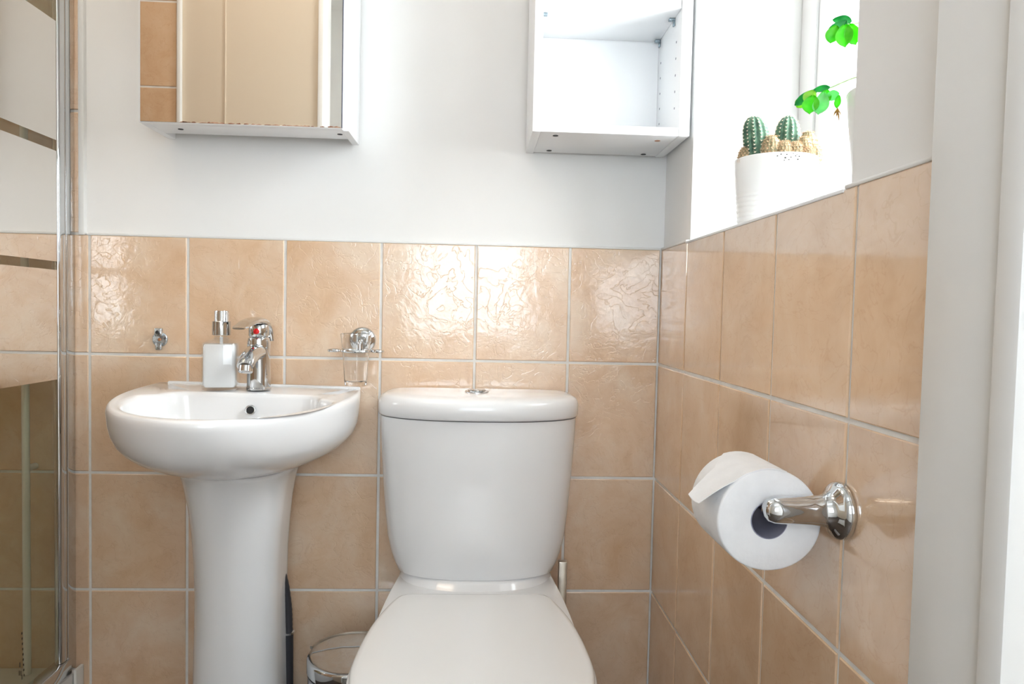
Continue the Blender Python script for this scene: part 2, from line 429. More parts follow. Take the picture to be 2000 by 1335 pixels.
# ceiling lamp (three round glasses on a plate)
t = thing('ceiling_lamp', (.20, -.48, ZC), 'white ceiling lamp with three round lit glasses', 'lamp')
b = new(); box(b, .02, .38, -.53, -.43, ZC - .03, ZC - .0002, .006); link('plate', b, M['gloss_white'], t)
for dx in (-.12, 0, .12):
    b = new(); lathe(b, [(.03, 0), (.034, -.02), (.03, -.034), (.015, -.042), (0, -.044)], (.20 + dx, -.48, ZC - .0302)); link('lamp_glass', b, M['lamp'], t)

# ------------------------------------------------------------------ toilet
TX = 0.8255
t = thing('toilet', (TX, -.30, 0), 'white close-coupled toilet with closed lid, between washbasin and tiled wall', 'toilet')
b = new()
prof = [(.4203, .1545, .1695, .004), (.4208, .1558, .171, 0), (.437, .1628, .174, 0), (.458, .1700, .177, 0), (.49, .1772, .180, 0), (.54, .1825, .184, 0), (.60, .1872, .187, 0), (.66, .1912, .190, 0), (.70, .1934, .192, 0), (.736, .1945, .193, 0)]
loft(b, [ring(outline(a * 1.026, a * 1.026 - .002, -.006, -.088, -yf, 2.25, .012), z, TX) for z, a, yf, _ in prof])
cis = link('cistern', b, M['ceramic'], t, angle=50)
b = new()
lid = [(.7375, .1915, .190), (.7385, .1965, .1985), (.742, .1985, .2015), (.762, .1985, .2015), (.770, .1965, .199), (.7755, .192, .1935), (.779, .184, .184), (.7815, .165, .163), (.7832, .12, .13), (.7838, .05, .10)]
loft(b, [ring(outline(a * 1.03, a * 1.015, -.004 if i < 7 else -.004 - .01 * (i - 6), -.085, -yf, 2.25, .012 if a > .06 else .006), z, TX) for i, (z, a, yf) in enumerate(lid)])
cl = link('cistern_lid', b, M['ceramic'], t, angle=60)
b = new(); lathe(b, [(.0245, 0), (.0245, .002), (.0225, .0038), (.019, .004), (.0185, .003)], (TX - .005, -.096, .7832), cap1=True); fb = link('flush_plate', b, M['chrome'], cl)
for s in (-1, 1):
    b = new(); n = 16; R0 = []
    for z, rr in ((.7855, .0172), (.7885, .0172), (.7892, .016)):
        R0.append([(TX - .005 + s * (.0009 + rr * math.sin(PI * i / n)) * 1.0, -.096 + rr * math.cos(PI * i / n), z) for i in range(n + 1)])
    loft(b, R0); link('flush_button', b, M['chrome'], cl)
# pan: deck, bowl and foot in one casting
b = new()
def pan_ring(a, ab, yb, ys, yf, z, rc=.03): return ring(outline(a, ab, yb, ys, yf, 2.15, rc), z, TX)
loft(b, [pan_ring(.105, .095, -.05, -.25, -.52, 0.0), pan_ring(.108, .098, -.05, -.26, -.53, .03), pan_ring(.112, .10, -.04, -.28, -.55, .15), pan_ring(.130, .115, -.035, -.32, -.59, .24),
         pan_ring(.158, .135, -.025, -.37, -.645, .32), pan_ring(.172, .148, -.02, -.40, -.672, .365), pan_ring(.176, .153, -.015, -.41, -.680, .392), pan_ring(.174, .151, -.017, -.41, -.677, .4025),
         pan_ring(.166, .144, -.025, -.41, -.668, .405), pan_ring(.10, .09, -.06, -.35, -.55, .4055)])
link('pan', b, M['ceramic'], t, angle=60)
# raised seat under the cistern
b = new(); loft(b, [ring(outline(a, a - .004, -.012, -.075, yf, 2.3, .02), z, TX) for z, a, yf in ((.400, .158, -.196), (.408, .154, -.186), (.414, .151, -.178), (.4198, .149, -.172))])
link('cistern_ledge', b, M['ceramic'], t, angle=60)
def seat_out(off, n=80):
    """egg outline: straight back edge, slanting shoulders, round front"""
    key = [(-.126, -.262), (-.100, -.260), (0, -.260), (.100, -.260), (.126, -.262), (.140, -.278), (.157, -.335), (.1695, -.40), (.1765, -.48), (.1755, -.55), (.158, -.62), (.115, -.678), (.06, -.702), (0, -.708)]
    key += [(-x, y) for x, y in reversed(key[5:-1])]
    key = key + key[:1]
    P = spline([(x, y, 0) for x, y in key], 8)[:-1]
    c = Vector((0, -.47, 0)); out = []
    for p in P:
        d = p - c; out.append(c + d * (1 + off / d.length))
    return out
def sring(off, z, dz=0): return [(p.x + TX - .003, p.y, z) for p in seat_out(off)]
b = new()
inner = [[(x + TX, y, z) for x, y in [(.11 * math.cos(a), -.46 + .15 * math.sin(a)) for a in np.linspace(0, 2 * PI, len(seat_out(0)), endpoint=False)]] for z in (.4075, .4175)]
loft(b, [sring(.0015, .407), sring(.004, .4095), sring(.004, .4155), sring(.001, .418)])
link('seat', b, M['seat'], t, angle=50)
b = new()
loft(b, [sring(-.004, .4190), sring(-.0005, .4205), sring(0.0, .4255), sring(-.0015, .4295), sring(-.005, .4322), sring(-.011, .4335), sring(-.05, .4345), sring(-.12, .4352)])
link('lid', b, M['seat'], t, angle=60)
b = new(); tube(b, [(TX - .112, -.247, .4165), (TX + .112, -.247, .4165)], .0072, 14); link('hinge_bar', b, M['seat'], t)
for s in (-1, 1):
    b = new(); lathe(b, [(.012, 0), (.012, .006), (.010, .011)], (TX + s * .078, -.236, .4057)); link('hinge', b, M['seat'], t)

# ------------------------------------------------------------------ washbasin
BX = 0.358
t = thing('washbasin', (BX, -.2, 0), 'white ceramic washbasin on a pedestal, left of the toilet', 'washbasin')
TILT = -.0150
def tz(x, z): return z + TILT * (x - BX)
def zr(y): return .7795 + .012 * y / .43
def body_ring(a, ab, yf, z):
    return [(x + BX, y, tz(x + BX, zr(y) + z - 1 if z > .9 else z)) for x, y in outline(a, ab, -.001, -.09, yf, 2.0, .012)]
inn = outline(.180, .150, -.122, -.195, -.400, 2.15, .045)
def ibowl(s, z=None, dz=0, cy=-.245):
    return [(x * s + BX + .010, cy + (y - cy) * s, tz(x * s + BX, zr(cy + (y - cy) * s) + dz if z is None else z)) for x, y in inn]
b = new()
loft(b, [body_ring(.06, .05, -.22, .6325), body_ring(.088, .08, -.236, .633), body_ring(.110, .105, -.262, .638), body_ring(.136, .135, -.298, .645), body_ring(.163, .160, -.338, .658), body_ring(.187, .181, -.370, .672),
         body_ring(.2, .193, -.392, .685), body_ring(.212, .201, -.407, .70), body_ring(.218, .206, -.418, .718), body_ring(.2205, .210, -.426, .737), body_ring(.221, .2135, -.429, .9815), body_ring(.221, .2145, -.430, .989), body_ring(.2195, .2140, -.4288, .995), body_ring(.2165, .2125, -.426, .999), body_ring(.213, .211, -.4225, 1.0),
         ibowl(1.06, dz=0), ibowl(1.02, dz=-.0008), ibowl(1.0, dz=-.003), ibowl(.985, dz=-.009), ibowl(.965, z=.742), ibowl(.925, z=.712), ibowl(.84, z=.685), ibowl(.66, z=.668), ibowl(.4, z=.660), ibowl(.12, z=.656)])
vs0 = len(b.verts); box(b, .166, .5705, -.011, -.001, .772, .7835, .003)
b.verts.ensure_lookup_table()
for v in b.verts[vs0:]: v.co.z = tz(v.co.x, v.co.z)
bowl = link('bowl', b, M['ceramic'], t, angle=60)
b = new(); torus(b, (BX + .0195, -.1335, .7445), .0088, .0017, (0, -1, .28), 28, 8); link('overflow_ring', b, M['chrome'], bowl)
b = new(); lathe(b, [(.0085, -.001), (.0085, .0006)], (BX + .0195, -.1335, .7445), (0, -1, .28), 24); link('overflow_hole', b, M['dark'], bowl)
b = new(); lathe(b, [(.022, 0), (.022, .002), (.018, .0035), (.01, .003)], (BX + .01, -.245, .6562), seg=28); link('waste', b, M['chrome'], bowl)
b = new()
pp = [(0.0, .090, .092, -.215), (.02, .089, .090, -.213), (.10, .0845, .084, -.207), (.20, .0815, .081, -.202), (.30, .0795, .079, -.200), (.38, .0785, .078, -.200), (.45, .0805, .079, -.203), (.51, .0845, .083, -.209), (.56, .0905, .088, -.218), (.60, .097, .095, -.228), (.622, .1025, .101, -.236), (.6305, .105, .103, -.239), (.6325, .1035, .102, -.2375)]
loft(b, [[(x + .352, y, tz(x + .352, z) if z > .6 else z) for x, y in outline(a, ab, -.03, -.12, yf, 2.2, .02)] for z, a, ab, yf in pp])
link('pedestal', b, M['ceramic'], t, angle=60)

# basin tap
TPX, TPY = .377, -.078
t = thing('basin_tap', (TPX, TPY, .781), 'chrome single-lever tap with red dot on the washbasin', 'tap')
zb = .7795
b = new()
body = [(zb, .0245, 0), (zb + .004, .0245, 0), (zb + .005, .0235, 0), (zb + .04, .0225, -.001), (zb + .075, .0222, -.002), (zb + .095, .0225, -.003), (zb + .104, .021, -.003), (zb + .107, .018, -.003)]
loft(b, [[(TPX + r * math.cos(2 * PI * i / 32), TPY + dy + r * math.sin(2 * PI * i / 32), z) for i in range(32)] for z, r, dy in body])
link('body', b, M['chrome'], t)
b = new()
sp = spline([(TPX, TPY + .004, zb + .076), (TPX, TPY - .025, zb + .077), (TPX, TPY - .055, zb + .071), (TPX, TPY - .078, zb + .061), (TPX, TPY - .088, zb + .053)], 6)
rings = []
for i, p in enumerate(sp):
    k = i / (len(sp) - 1); q = sp[min(i + 1, len(sp) - 1)] - sp[max(i - 1, 0)]; tn = q.normalized(); u = Vector((1, 0, 0)); v = tn.cross(u)
    wx, wz = .0190 - .0035 * k, .0185 - .0065 * k
    rings.append([p + u * wx * math.cos(2 * PI * j / 24) + v * wz * math.sin(2 * PI * j / 24) for j in range(24)])
loft(b, rings); sp_o = link('spout', b, M['chrome'], t)
b = new(); lathe(b, [(.0135, .005), (.0138, -.006), (.0122, -.008), (.010, -.006)], (TPX, TPY - .0835, zb + .049), (0, .25, 1), 24); link('aerator', b, M['chrome'], sp_o)
b = new()
cap = [(zb + .1075, .0185), (zb + .110, .0200), (zb + .125, .0202), (zb + .131, .0185), (zb + .134, .012), (zb + .1345, .004)]
loft(b, [[(TPX + r * math.cos(2 * PI * i / 32), TPY - .003 + r * math.sin(2 * PI * i / 32), z) for i in range(32)] for z, r in cap])
hd = link('handle_cap', b, M['chrome'], t)
b = new()   # lever: flattened blade sweeping forward from the cap
lv = spline([(TPX, TPY + .0235, zb + .098), (TPX, TPY + .0195, zb + .122), (TPX, TPY + .002, zb + .1365), (TPX, TPY - .035, zb + .1400), (TPX, TPY - .075, zb + .1365), (TPX, TPY - .105, zb + .1305), (TPX, TPY - .125, zb + .1265)], 6)
rings = []
for i, p in enumerate(lv):
    k = i / (len(lv) - 1); q = lv[min(i + 1, len(lv) - 1)] - lv[max(i - 1, 0)]; tn = q.normalized(); u = Vector((1, 0, 0)); v = tn.cross(u)
    wx = .0225 * (1 - .35 * k) * (1 if k < .93 else .8); wz = (.0035 + .0045 * math.sin(PI * min(1, k * 1.1))) * (1 - .75 * max(0, k - .4))
    rings.append([p + u * wx * math.copysign(abs(math.cos(a)) ** .8, math.cos(a)) + v * wz * math.sin(a) for a in [2 * PI * j / 20 for j in range(20)]])
loft(b, rings); link('lever', b, M['chrome'], t)
b = new(); lathe(b, [(.0058, -.002), (.0058, .0012), (.004, .0026), (0, .003)], (TPX + .001, TPY - .0225, zb + .1185), (0, -1, .05), 20)
tag(link('hot_mark', b, M['red'], t), 'red dot on the front of the tap head')

# soap dispenser
SX, SY = .303, -.082
t = thing('soap_dispenser', (SX, SY, .781), 'square glass soap dispenser with chrome pump on washbasin ledge', 'soap dispenser')
zs = .7785
def rsq(h, r, z, n=6):
    pts = []
    for cx, cy, a0 in ((h - r, h - r, 0), (-(h - r), h - r, PI / 2), (-(h - r), -(h - r), PI), (h - r, -(h - r), 1.5 * PI)):
        for i in range(n): a = a0 + PI / 2 * i / (n - 1); pts.append((SX + cx + r * math.cos(a), SY + cy + r * math.sin(a), z))
    return pts
ro = math.radians(10)
def rot_about(bm): bmesh.ops.rotate(bm, cent=(SX, SY, 0), matrix=Matrix.Rotation(ro, 3, 'Z'), verts=bm.verts)
b = new()
outer = [(.029, .008, 0), (.0325, .009, .003), (.0335, .009, .012), (.0335, .009, .089), (.032, .010, .0955), (.026, .013, .1005), (.018, .0178, .1035), (.0145, .0144, .106), (.0142, .0141, .1105)]
inner = [(.0115, .0114, .1105), (.0118, .0117, .106), (.0155, .0154, .102), (.024, .0125, .0985), (.0295, .009, .094), (.031, .008, .088), (.031, .008, .012), (.028, .008, .0065)]
loft(b, [rsq(h, r, zs + z) for h, r, z in outer + inner]); rot_about(b); bot = link('bottle', b, M['bottle_glass'], t)
b = new(); loft(b, [rsq(h, r, zs + z) for h, r, z in ((.0275, .007, .0069), (.0303, .0077, .0125), (.0303, .0077, .0875), (.0285, .0085, .0925))]); rot_about(b); link('liquid_soap', b, M['soap'], t)
b = new(); lathe(b, [(.0172, .1100), (.0178, .1108), (.0178, .1372), (.0172, .1380), (.0142, .1382), (.0138, .1390), (.0138, .1565), (.0130, .1588), (.009, .1596)], (SX, SY, zs), seg=36); pu = link('pump', b, M['chrome'], t)
b = new(); tube(b, spline([(SX, SY, zs + .150), (SX - .002, SY + .014, zs + .150), (SX - .003, SY + .030, zs + .148)], 6), [.0055] * 6 + [.0042] * 7, 12); link('pump_nozzle', b, M['chrome'], pu)
b = new(); tube(b, [(SX, SY, zs + .02), (SX, SY, zs + .107)], .0032, 10); link('dip_tube', b, M['soap'], t)

# ------------------------------------------------------------------ tumbler holder and tumbler on the back wall
HX, HZ = .573, .8805
t = thing('tumbler_holder', (HX, 0, HZ), 'chrome wall holder carrying the clear tumbler, right of tap', 'holder')
b = new(); lathe(b, [(.0285, -.0006), (.0285, -.005), (.026, -.009), (.018, -.0125), (.010, -.014), (.0085, -.03)], (HX, 0, HZ), (0, 1, 0), 40); link('wall_plate', b, M['chrome'], t)
CX, CY, CZ = .569, -.062, .861
b = new(); torus(b, (CX, CY, CZ), .0312, .0032, (0, 0, 1), 40, 10); link('ring', b, M['chrome'], t)
for s in (-1, 1):
    b = new(); torus(b, (CX + s * .0445, CY, CZ), .0105, .0032, (0, 0, 1), 28, 10); link('side_loop', b, M['chrome'], t)
b = new(); tube(b, spline([(HX, -.026, HZ), (HX, -.031, HZ - .006), (HX, -.0325, CZ)], 6), .0058, 14); link('arm', b, M['chrome'], t)
t = thing('tumbler', (CX, CY, .789), 'clear ribbed tumbler standing in chrome wall holder', 'tumbler')
b = new()
prof = [(.0215, .790), (.0225, .7915), (.0262, .850), (.0274, .862), (.0312, .888), (.0318, .8955), (.0308, .8962), (.0298, .888), (.0262, .862), (.0248, .850), (.0208, .800), (.012, .7975), (.0, .797)]
seg = 48; rings = []
for r, z in prof:
    rings.append([(CX + (r + .00035 * math.cos(12 * 2 * PI * i / seg)) * math.cos(2 * PI * i / seg), CY + (r + .00035 * math.cos(12 * 2 * PI * i / seg)) * math.sin(2 * PI * i / seg), z) if r > 0 else (CX + 1e-5 * math.cos(2 * PI * i / seg), CY + 1e-5 * math.sin(2 * PI * i / seg), z) for i in range(seg)])
loft(b, rings, True, True); link('glass', b, M['tumbler_glass'], t)

# corroded bracket left of the soap
t = thing('bare_wall_bracket', (.147, 0, .874), 'small tarnished bare metal bracket on tile above washbasin', 'bracket')
b = new(); lathe(b, [(.0158, -.0004), (.0158, -.003), (.0145, -.0045), (.012, -.005)], (.147, 0, .8735), (0, 1, 0), 32); link('disc', b, M['chrome_worn'], t)
b = new(); box(b, .1395, .1545, -.013, -.0045, .880, .8975, .002); link('upper_lug', b, M['chrome_worn'], t)
b = new(); box(b, .1405, .1535, -.011, -.0045, .8515, .8665, .002); link('lower_lug', b, M['chrome_worn'], t)
b = new(); lathe(b, [(.0035, -.0128), (.0035, -.0145), (.0025, -.0152)], (.146, 0, .889), (0, 1, 0), 16); link('screw', b, M['dark'], t)
b = new(); lathe(b, [(.003, -.0045), (.003, -.0075), (.002, -.008)], (.148, 0, .8735), (0, 1, 0), 14); link('screw', b, M['bronze'], t)

# ------------------------------------------------------------------ mirror cabinet
cx0, cx1, cz0, cz1, cyf = .1640, .5600, 1.2945, 1.955, -.140
t = thing('mirror_cabinet', ((cx0 + cx1) / 2, 0, cz0), 'white wall cabinet with mirror door above the washbasin', 'cabinet')
b = new(); box(b, cx0, cx0 + .0145, cyf + .020, -.0005, cz0, cz1, .0008); link('side_panel', b, M['melamine'], t)
b = new(); box(b, cx1 - .0145, cx1, cyf + .020, -.0005, cz0, cz1, .0008); link('side_panel', b, M['melamine'], t)
b = new(); box(b, cx0 + .0147, cx1 - .0147, cyf + .020, -.050, cz0 + .0005, cz0 + .0165, .0006); bb = link('bottom_board', b, M['melamine'], t)
b = new(); box(b, cx0 + .0147, cx1 - .0147, cyf + .020, -.006, cz1 - .016, cz1, .0006); link('top_board', b, M['melamine'], t)
b = new(); box(b, cx0 + .0147, cx1 - .0147, -.049, -.045, cz0 + .0165, cz1 - .0165); link('back_panel', b, M['melamine'], t)
for x, y in ((.2245, -.0894), (.537, -.0916)):
    b = new(); lathe(b, [(.0052, -.0003), (.0052, .0008)], (x, y, cz0), (0, 0, 1), 20); link('screw_hole', b, M['dark'], bb)
b = new(); box(b, cx0 + .001, cx1 - .0105, cyf + .003, cyf + .0185, cz0, cz1, .001); door = link('door', b, M['melamine'], t)
b = new(); box(b, cx0 + .0052, cx1 - .0110, cyf, cyf + .0029, cz0 + .001, cz1 - .001, .0004, 1)
mir = link('mirror', b, M['mirror'], door, False)
b = new(); box(b, cx1 - .0108, cx1 - .0094, cyf - .0002, cyf + .0028, cz0 + .001, cz1 - .001); tag(link('edge_gap_shade', b, M['gasket'], door, False), 'dark strip standing for the shaded gap at right edge of mirror')  # dark strip paints the shade between mirror door and side panel
b = new(); rnd = random.Random(5)
def blob(bm, x, z, rx, rz, y, n=12):
    ps = [(x + rx * math.cos(2 * PI * i / n) * rnd.uniform(.75, 1.1), max(cz0 + .0012, z + rz * math.sin(2 * PI * i / n) * rnd.uniform(.6, 1.2))) for i in range(n)]
    loft(bm, [[(p, y, q) for p, q in ps], [(p, y - .0001, q) for p, q in ps]])
x = .25
while x < .545:
    blob(b, x, cz0 + .0017, rnd.uniform(.003, .010), rnd.uniform(.0009, .0024), cyf - .00005); x += rnd.uniform(.006, .02)
tag(link('corroded_edge', b, M['corroded'], mir, False), 'brown corrosion spots along bottom of mirror', None, None, 'stuff')

# ------------------------------------------------------------------ open shelf unit in the corner
ux0, ux1, uz0, uz1, uyf = .9155, XR - .0005, 1.290, 1.930, -.1872
t = thing('open_shelf_unit', ((ux0 + ux1) / 2, 0, uz0), 'white open wall shelf unit with one shelf beside the window', 'shelf unit')
b = new(); box(b, ux0, ux0 + .016, uyf, -.0005, uz0, uz1, .0007); link('side_panel', b, M['melamine'], t)
b = new(); box(b, ux1 - .0205, ux1 - .0045, uyf, -.0005, uz0, uz1, .0007); rp = link('side_panel', b, M['melamine'], t)
b = new(); box(b, ux1 - .0040, ux1, uyf, -.0005, uz0 + .001, uz1, .0003); tag(link('filler_strip', b, M['melamine'], t), 'thin filler strip between unit and right wall')
b = new(); box(b, ux0 + .0162, ux1 - .0207, uyf + .001, -.010, uz0 + .0003, uz0 + .0163, .0006); bb = link('bottom_board', b, M['melamine'], t)
b = new(); box(b, ux0 + .0162, ux1 - .0207, uyf + .001, -.010, uz1 - .016, uz1, .0006); link('top_board', b, M['melamine'], t)
b = new(); box(b, ux0 + .0162, ux1 - .0207, -.009, -.004, uz0 + .002, uz1 - .002); link('back_panel', b, M['melamine'], t)
b = new(); box(b, ux0 + .0165, ux1 - .0210, uyf + .004, -.0105, 1.5315, 1.5475, .0006); link('shelf', b, M['melamine'], t)
for x, y, m in ((.9624, -.1589, 'dark'), (1.1649, -.146, 'bronze'), (.9628, -.030, 'dark'), (1.1656, -.024, 'dark')):
    b = new(); lathe(b, [(.0055, -.0003), (.0055, .0008)], (x, y, uz0), (0, 0, 1), 20); link('screw_hole', b, M[m], bb)
xr = ux1 - .0205
for y in (-.150, -.032):
    b = new()
    for z in (1.4805, 1.4488, 1.4165, 1.385, 1.353, 1.5650, 1.597):
        lathe(b, [(.0024, -.0002), (.0024, .0010)], (xr, y, z), (1, 0, 0), 12)
    tag(link('peg_hole', b, M['gasket'], rp, False), None, None, None, 'stuff')
for y in (-.134, -.022):
    for sx, x in ((-1, xr), (1, ux0 + .016)):
        b = new(); box(b, x + (-.012 if sx < 0 else .0003), x + (-.0003 if sx < 0 else .012), y - .005, y + .005, 1.5268, 1.5312, .0008)
        box(b, x + (-.0035 if sx < 0 else .0003), x + (-.0003 if sx < 0 else .0035), y - .0045, y + .0045, 1.5165, 1.5270, .001)
        link('shelf_pin', b, M['grey_pin'], t)

# ------------------------------------------------------------------ toilet roll holder and roll
RY, RZ = -.8065, .742
t = thing('toilet_roll_holder', (XR, RY, RZ), 'chrome toilet roll holder fixed to the right wall tiles', 'holder')
b = new(); lathe(b, [(.0305, .0006), (.0312, .0025), (.0305, .0075), (.0270, .0115), (.0215, .0145), (.0180, .019), (.0162, .026), (.0155, .036), (.0148, .058), (.0146, .070), (.0140, .077), (.0115, .0832), (.0065, .0865), (0, .0872)], (XR, RY, RZ), (-1, 0, 0), 40)
link('arm', b, M['chrome'], t)
RX = 1.144
RZ -= .004
b = new(); tube(b, [(RX, RY + .006, RZ), (RX, -.680, RZ)], .0070, 16); lathe(b, [(.0095, 0), (.0105, .004), (.009, .008), (.003, .010)], (RX, -.682, RZ), (0, 1, 0), 20); link('bar', b, M['chrome'], t)
RR, RC = .0575, .0200; ZR = RZ - (RC - .0070) + .0004
y0, y1 = -.7895, -.690
t = thing('toilet_roll', (RX, -.75, ZR), 'white toilet roll with loose end sheet on chrome holder', 'toilet roll')
b = new(); n = 64; rings = []
rp_ = [(RC + .0009, y0 + .001), (RC + .004, y0), (RR - .0025, y0), (RR - .0006, y0 + .0012), (RR, y0 + .004), (RR, y1 - .004), (RR - .001, y1 - .001), (RR - .003, y1), (RC + .0009, y1)]
def rr_(r, a): return r * (1 + (.018 * math.cos(2 * a + .5) + .008 * math.cos(3 * a + 1.2)) * max(0, (r - .03) / .0275))
for r, y in rp_:
    rings.append([(RX + rr_(r, 2 * PI * i / n) * math.cos(2 * PI * i / n), y, ZR + rr_(r, 2 * PI * i / n) * math.sin(2 * PI * i / n)) for i in range(n)])
rings.append(rings[0]); loft(b, rings, False, False); bmesh.ops.remove_doubles(b, verts=b.verts, dist=1e-6)
link('paper', b, M['paper'], t, angle=50)
b = new(); lathe(b, [(RC, 0), (RC + .0008, 0), (RC + .0008, y1 - y0), (RC, y1 - y0), (RC, 0)], (RX, y0 + .0006, ZR), (0, 1, 0), 48, False, False); bmesh.ops.remove_doubles(b, verts=b.verts, dist=1e-6)
link('core', b, M['card'], t)
# loose end: leaves the roll near the top, folded to a point at its left
b = new(); rows_ = []
prof2 = []
for k in range(9):
    a = math.radians(72 + k * 7.5); prof2.append((rr_(RR, a) * math.cos(a) * 1.012, rr_(RR, a) * math.sin(a) * 1.012))
x_, z_ = prof2[-1]
prof2 += [(x_ - .012, z_ - .0065), (x_ - .025, z_ - .0150), (x_ - .039, z_ - .0255)]
m_ = len(prof2)
for k, (dx, dz) in enumerate(prof2):
    f = max(0.0, (k - 5) / (m_ - 6)); ya = y0 + .001 + f * .004; yb_ = y1 - .001 - f * .055
    rows_.append([(RX + dx, ya + (yb_ - ya) * j / 8, ZR + dz - .0008 * math.sin(PI * j / 8) * f * 3) for j in range(9)])
top = [[b.verts.new(p) for p in r] for r in rows_]; bot_ = [[b.verts.new((p[0] - .0001, p[1], p[2] - .0009)) for p in r] for r in rows_]
for A, s in ((top, 1), (bot_, -1)):
    for i in range(m_ - 1):
        for j in range(8):
            q = (A[i][j], A[i][j + 1], A[i + 1][j + 1], A[i + 1][j]); b.faces.new(q if s > 0 else q[::-1])
for i in range(m_ - 1):
    b.faces.new((top[i][0], top[i + 1][0], bot_[i + 1][0], bot_[i][0])); b.faces.new((top[i][8], bot_[i][8], bot_[i + 1][8], top[i + 1][8]))
for j in range(8):
    b.faces.new((top[0][j], bot_[0][j], bot_[0][j + 1], top[0][j + 1])); b.faces.new((top[-1][j], top[-1][j + 1], bot_[-1][j + 1], bot_[-1][j]))
link('loose_sheet', b, M['paper'], t)

# ------------------------------------------------------------------ pedal bin, brush, hose
PBX, PBY, PBR, PBZ = .588, -.152, .090, .268
t = thing('pedal_bin', (PBX, PBY, 0), 'small polished steel bin on the floor beside the toilet', 'bin')
b = new(); lathe(b, [(PBR - .004, .002), (PBR - .002, .004), (PBR - .002, PBZ - .032)], (PBX, PBY, 0), seg=48); link('body', b, M['chrome'], t)
b = new(); lathe(b, [(PBR - .001, .0), (PBR + .001, .002), (PBR + .001, .012), (PBR - .0015, .014)], (PBX, PBY, 0), seg=48); tag(link('base_ring', b, M['rubber'], t), 'black base ring')
b = new(); lathe(b, [(PBR - .003, 0), (PBR - .001, .0015), (PBR - .001, .0035), (PBR - .003, .005)], (PBX, PBY, PBZ - .032), seg=48); tag(link('lid_gap_shade', b, M['rubber'], t), 'dark ring standing for the shaded gap under the lid')  # black ring stands in for the shade in the gap below the lid
b = new(); lathe(b, [(PBR - .003, 0), (PBR, .001), (PBR, .022), (PBR - .001, .0255), (PBR - .004, .0275), (PBR * .9, .0285), (PBR * .6, .0315), (PBR * .3, .033), (0, .0335)], (PBX, PBY, PBZ - .027), seg=56); link('lid', b, M['chrome'], t, angle=50)
b = new(); tube(b, [(PBX - .085 * math.sin(a) * 1.12, PBY + .092 * math.cos(a) * 1.07, PBZ - .004) for a in np.linspace(-1.25, 1.25, 20)], .0035, 10); tag(link('carry_handle', b, M['steel'], t), 'thin handle around the back of the lid')
b = new(); box(b, PBX - .022, PBX + .022, PBY - PBR - .035, PBY - PBR + .006, .008, .014, .002); link('pedal', b, M['rubber'], t)

BRX, BRY = 1.005, -.10
t = thing('toilet_brush', (BRX, BRY, 0), 'toilet brush with flat metal handle standing behind the toilet at right', 'toilet brush')
b = new(); box(b, BRX - .0085, BRX + .0085, BRY - .0085, BRY + .0085, .10, .4365, .0012); link('handle', b, M['steel'], t)
b = new(); lathe(b, [(.043, 0), (.045, .002), (.045, .118), (.043, .12), (.012, .121)], (BRX, BRY, 0), seg=32); link('holder', b, M['steel'], t)

t = thing('waste_hose', (.436, -.05, 0), 'dark flexible hose running down behind the pedestal', 'hose')
b = new(); pts = spline([(.408, -.062, .43), (.425, -.06, .38), (.4335, -.058, .32), (.4350, -.055, .266)], 10)
tube(b, pts, [.0085 + .0006 * (i % 2) for i in range(len(pts))], 14); link('flexible_section', b, M['rubber'], t)
b = new(); lathe(b, [(.009, .0), (.0115, .001), (.0115, .005), (.009, .006)], (.4350, -.055, .262), seg=20); link('coupling', b, M['chrome'], t)
b = new(); tube(b, [(.4350, -.055, .263), (.4360, -.055, .12), (.4360, -.055, .001)], .0100, 14); link('pipe', b, M['rubber'], t)

# ------------------------------------------------------------------ shower
t = thing('shower_tray', (-.44, -.45, 0), 'white raised shower tray, its corner just showing at lower left', 'shower tray')
b = new(); box(b, XL + .001, -.020, YF + .004, -.001, 0, .165, .006); link('body', b, M['tray'], t)
b = new(); box(b, -.0195, -.0125, -.030, -.0008, .0, .172, .002); tag(link('sealant_strip', b, M['gloss_white'], t), 'white strip where the tray meets the wall')
t = thing('shower_screen', (XC, -.26, .165), 'shower screen with chrome frame and mirrored bands at left edge', 'shower screen')
PE = -.38
b = new(); box(b, XC - .003, XC + .003, PE, -.058, .198, 1.98); gp = link('glass_panel', b, M['shower_glass'], t, False)
for z0, z1 in ((.791, 1.0125), (1.0295, 1.2500), (1.2715, 1.506)):
    b = new(); box(b, XC + .0031, XC + .0039, PE + .002, -.0585, z0, z1); tag(link('mirrored_band', b, M['band'], gp, False))
b = new(); pr = []
for a in np.linspace(0, 2 * PI, 24, endpoint=False):
    pr.append((XC + .0085 * math.copysign(abs(math.cos(a)) ** .7, math.cos(a)), -.0455 + .0140 * math.copysign(abs(math.sin(a)) ** .7, math.sin(a))))
loft(b, [[(x, y, z) for x, y in pr] for z in (.199, 1.985)]); link('door_post', b, M['chrome'], t)
b = new(); box(b, XC - .016, XC + .0062, -.0315, -.0008, .166, 1.985, .0006); link('wall_profile', b, M['chrome'], t)
b = new(); box(b, XC - .014, XC + .014, PE, -.0305, .1655, .1985, .002); link('bottom_rail', b, M['chrome'], t)
b = new(); box(b, XC - .014, XC + .014, PE, -.0305, 1.981, 2.01, .002); link('top_rail', b, M['chrome'], t)
b = new(); box(b, XC - .014, XC + .014, PE - .028, PE, .1655, 2.01, .002); link('end_post', b, M['chrome'], t)
b = new()   # small printed mark low on the glass
for k in range(9):
    y = -.1785 + .0015 * k * .5; z = .3195 - k * .0105
    box(b, XC + .0031, XC + .0034, y - .0012, y + .0012, z - .0022, z + .0022)
for y, z in ((-.185, .262), (-.187, .247), (-.182, .244), (-.179, .235)):
    box(b, XC + .0031, XC + .0034, y - .0010, y + .0010, z - .0045, z + .0045)
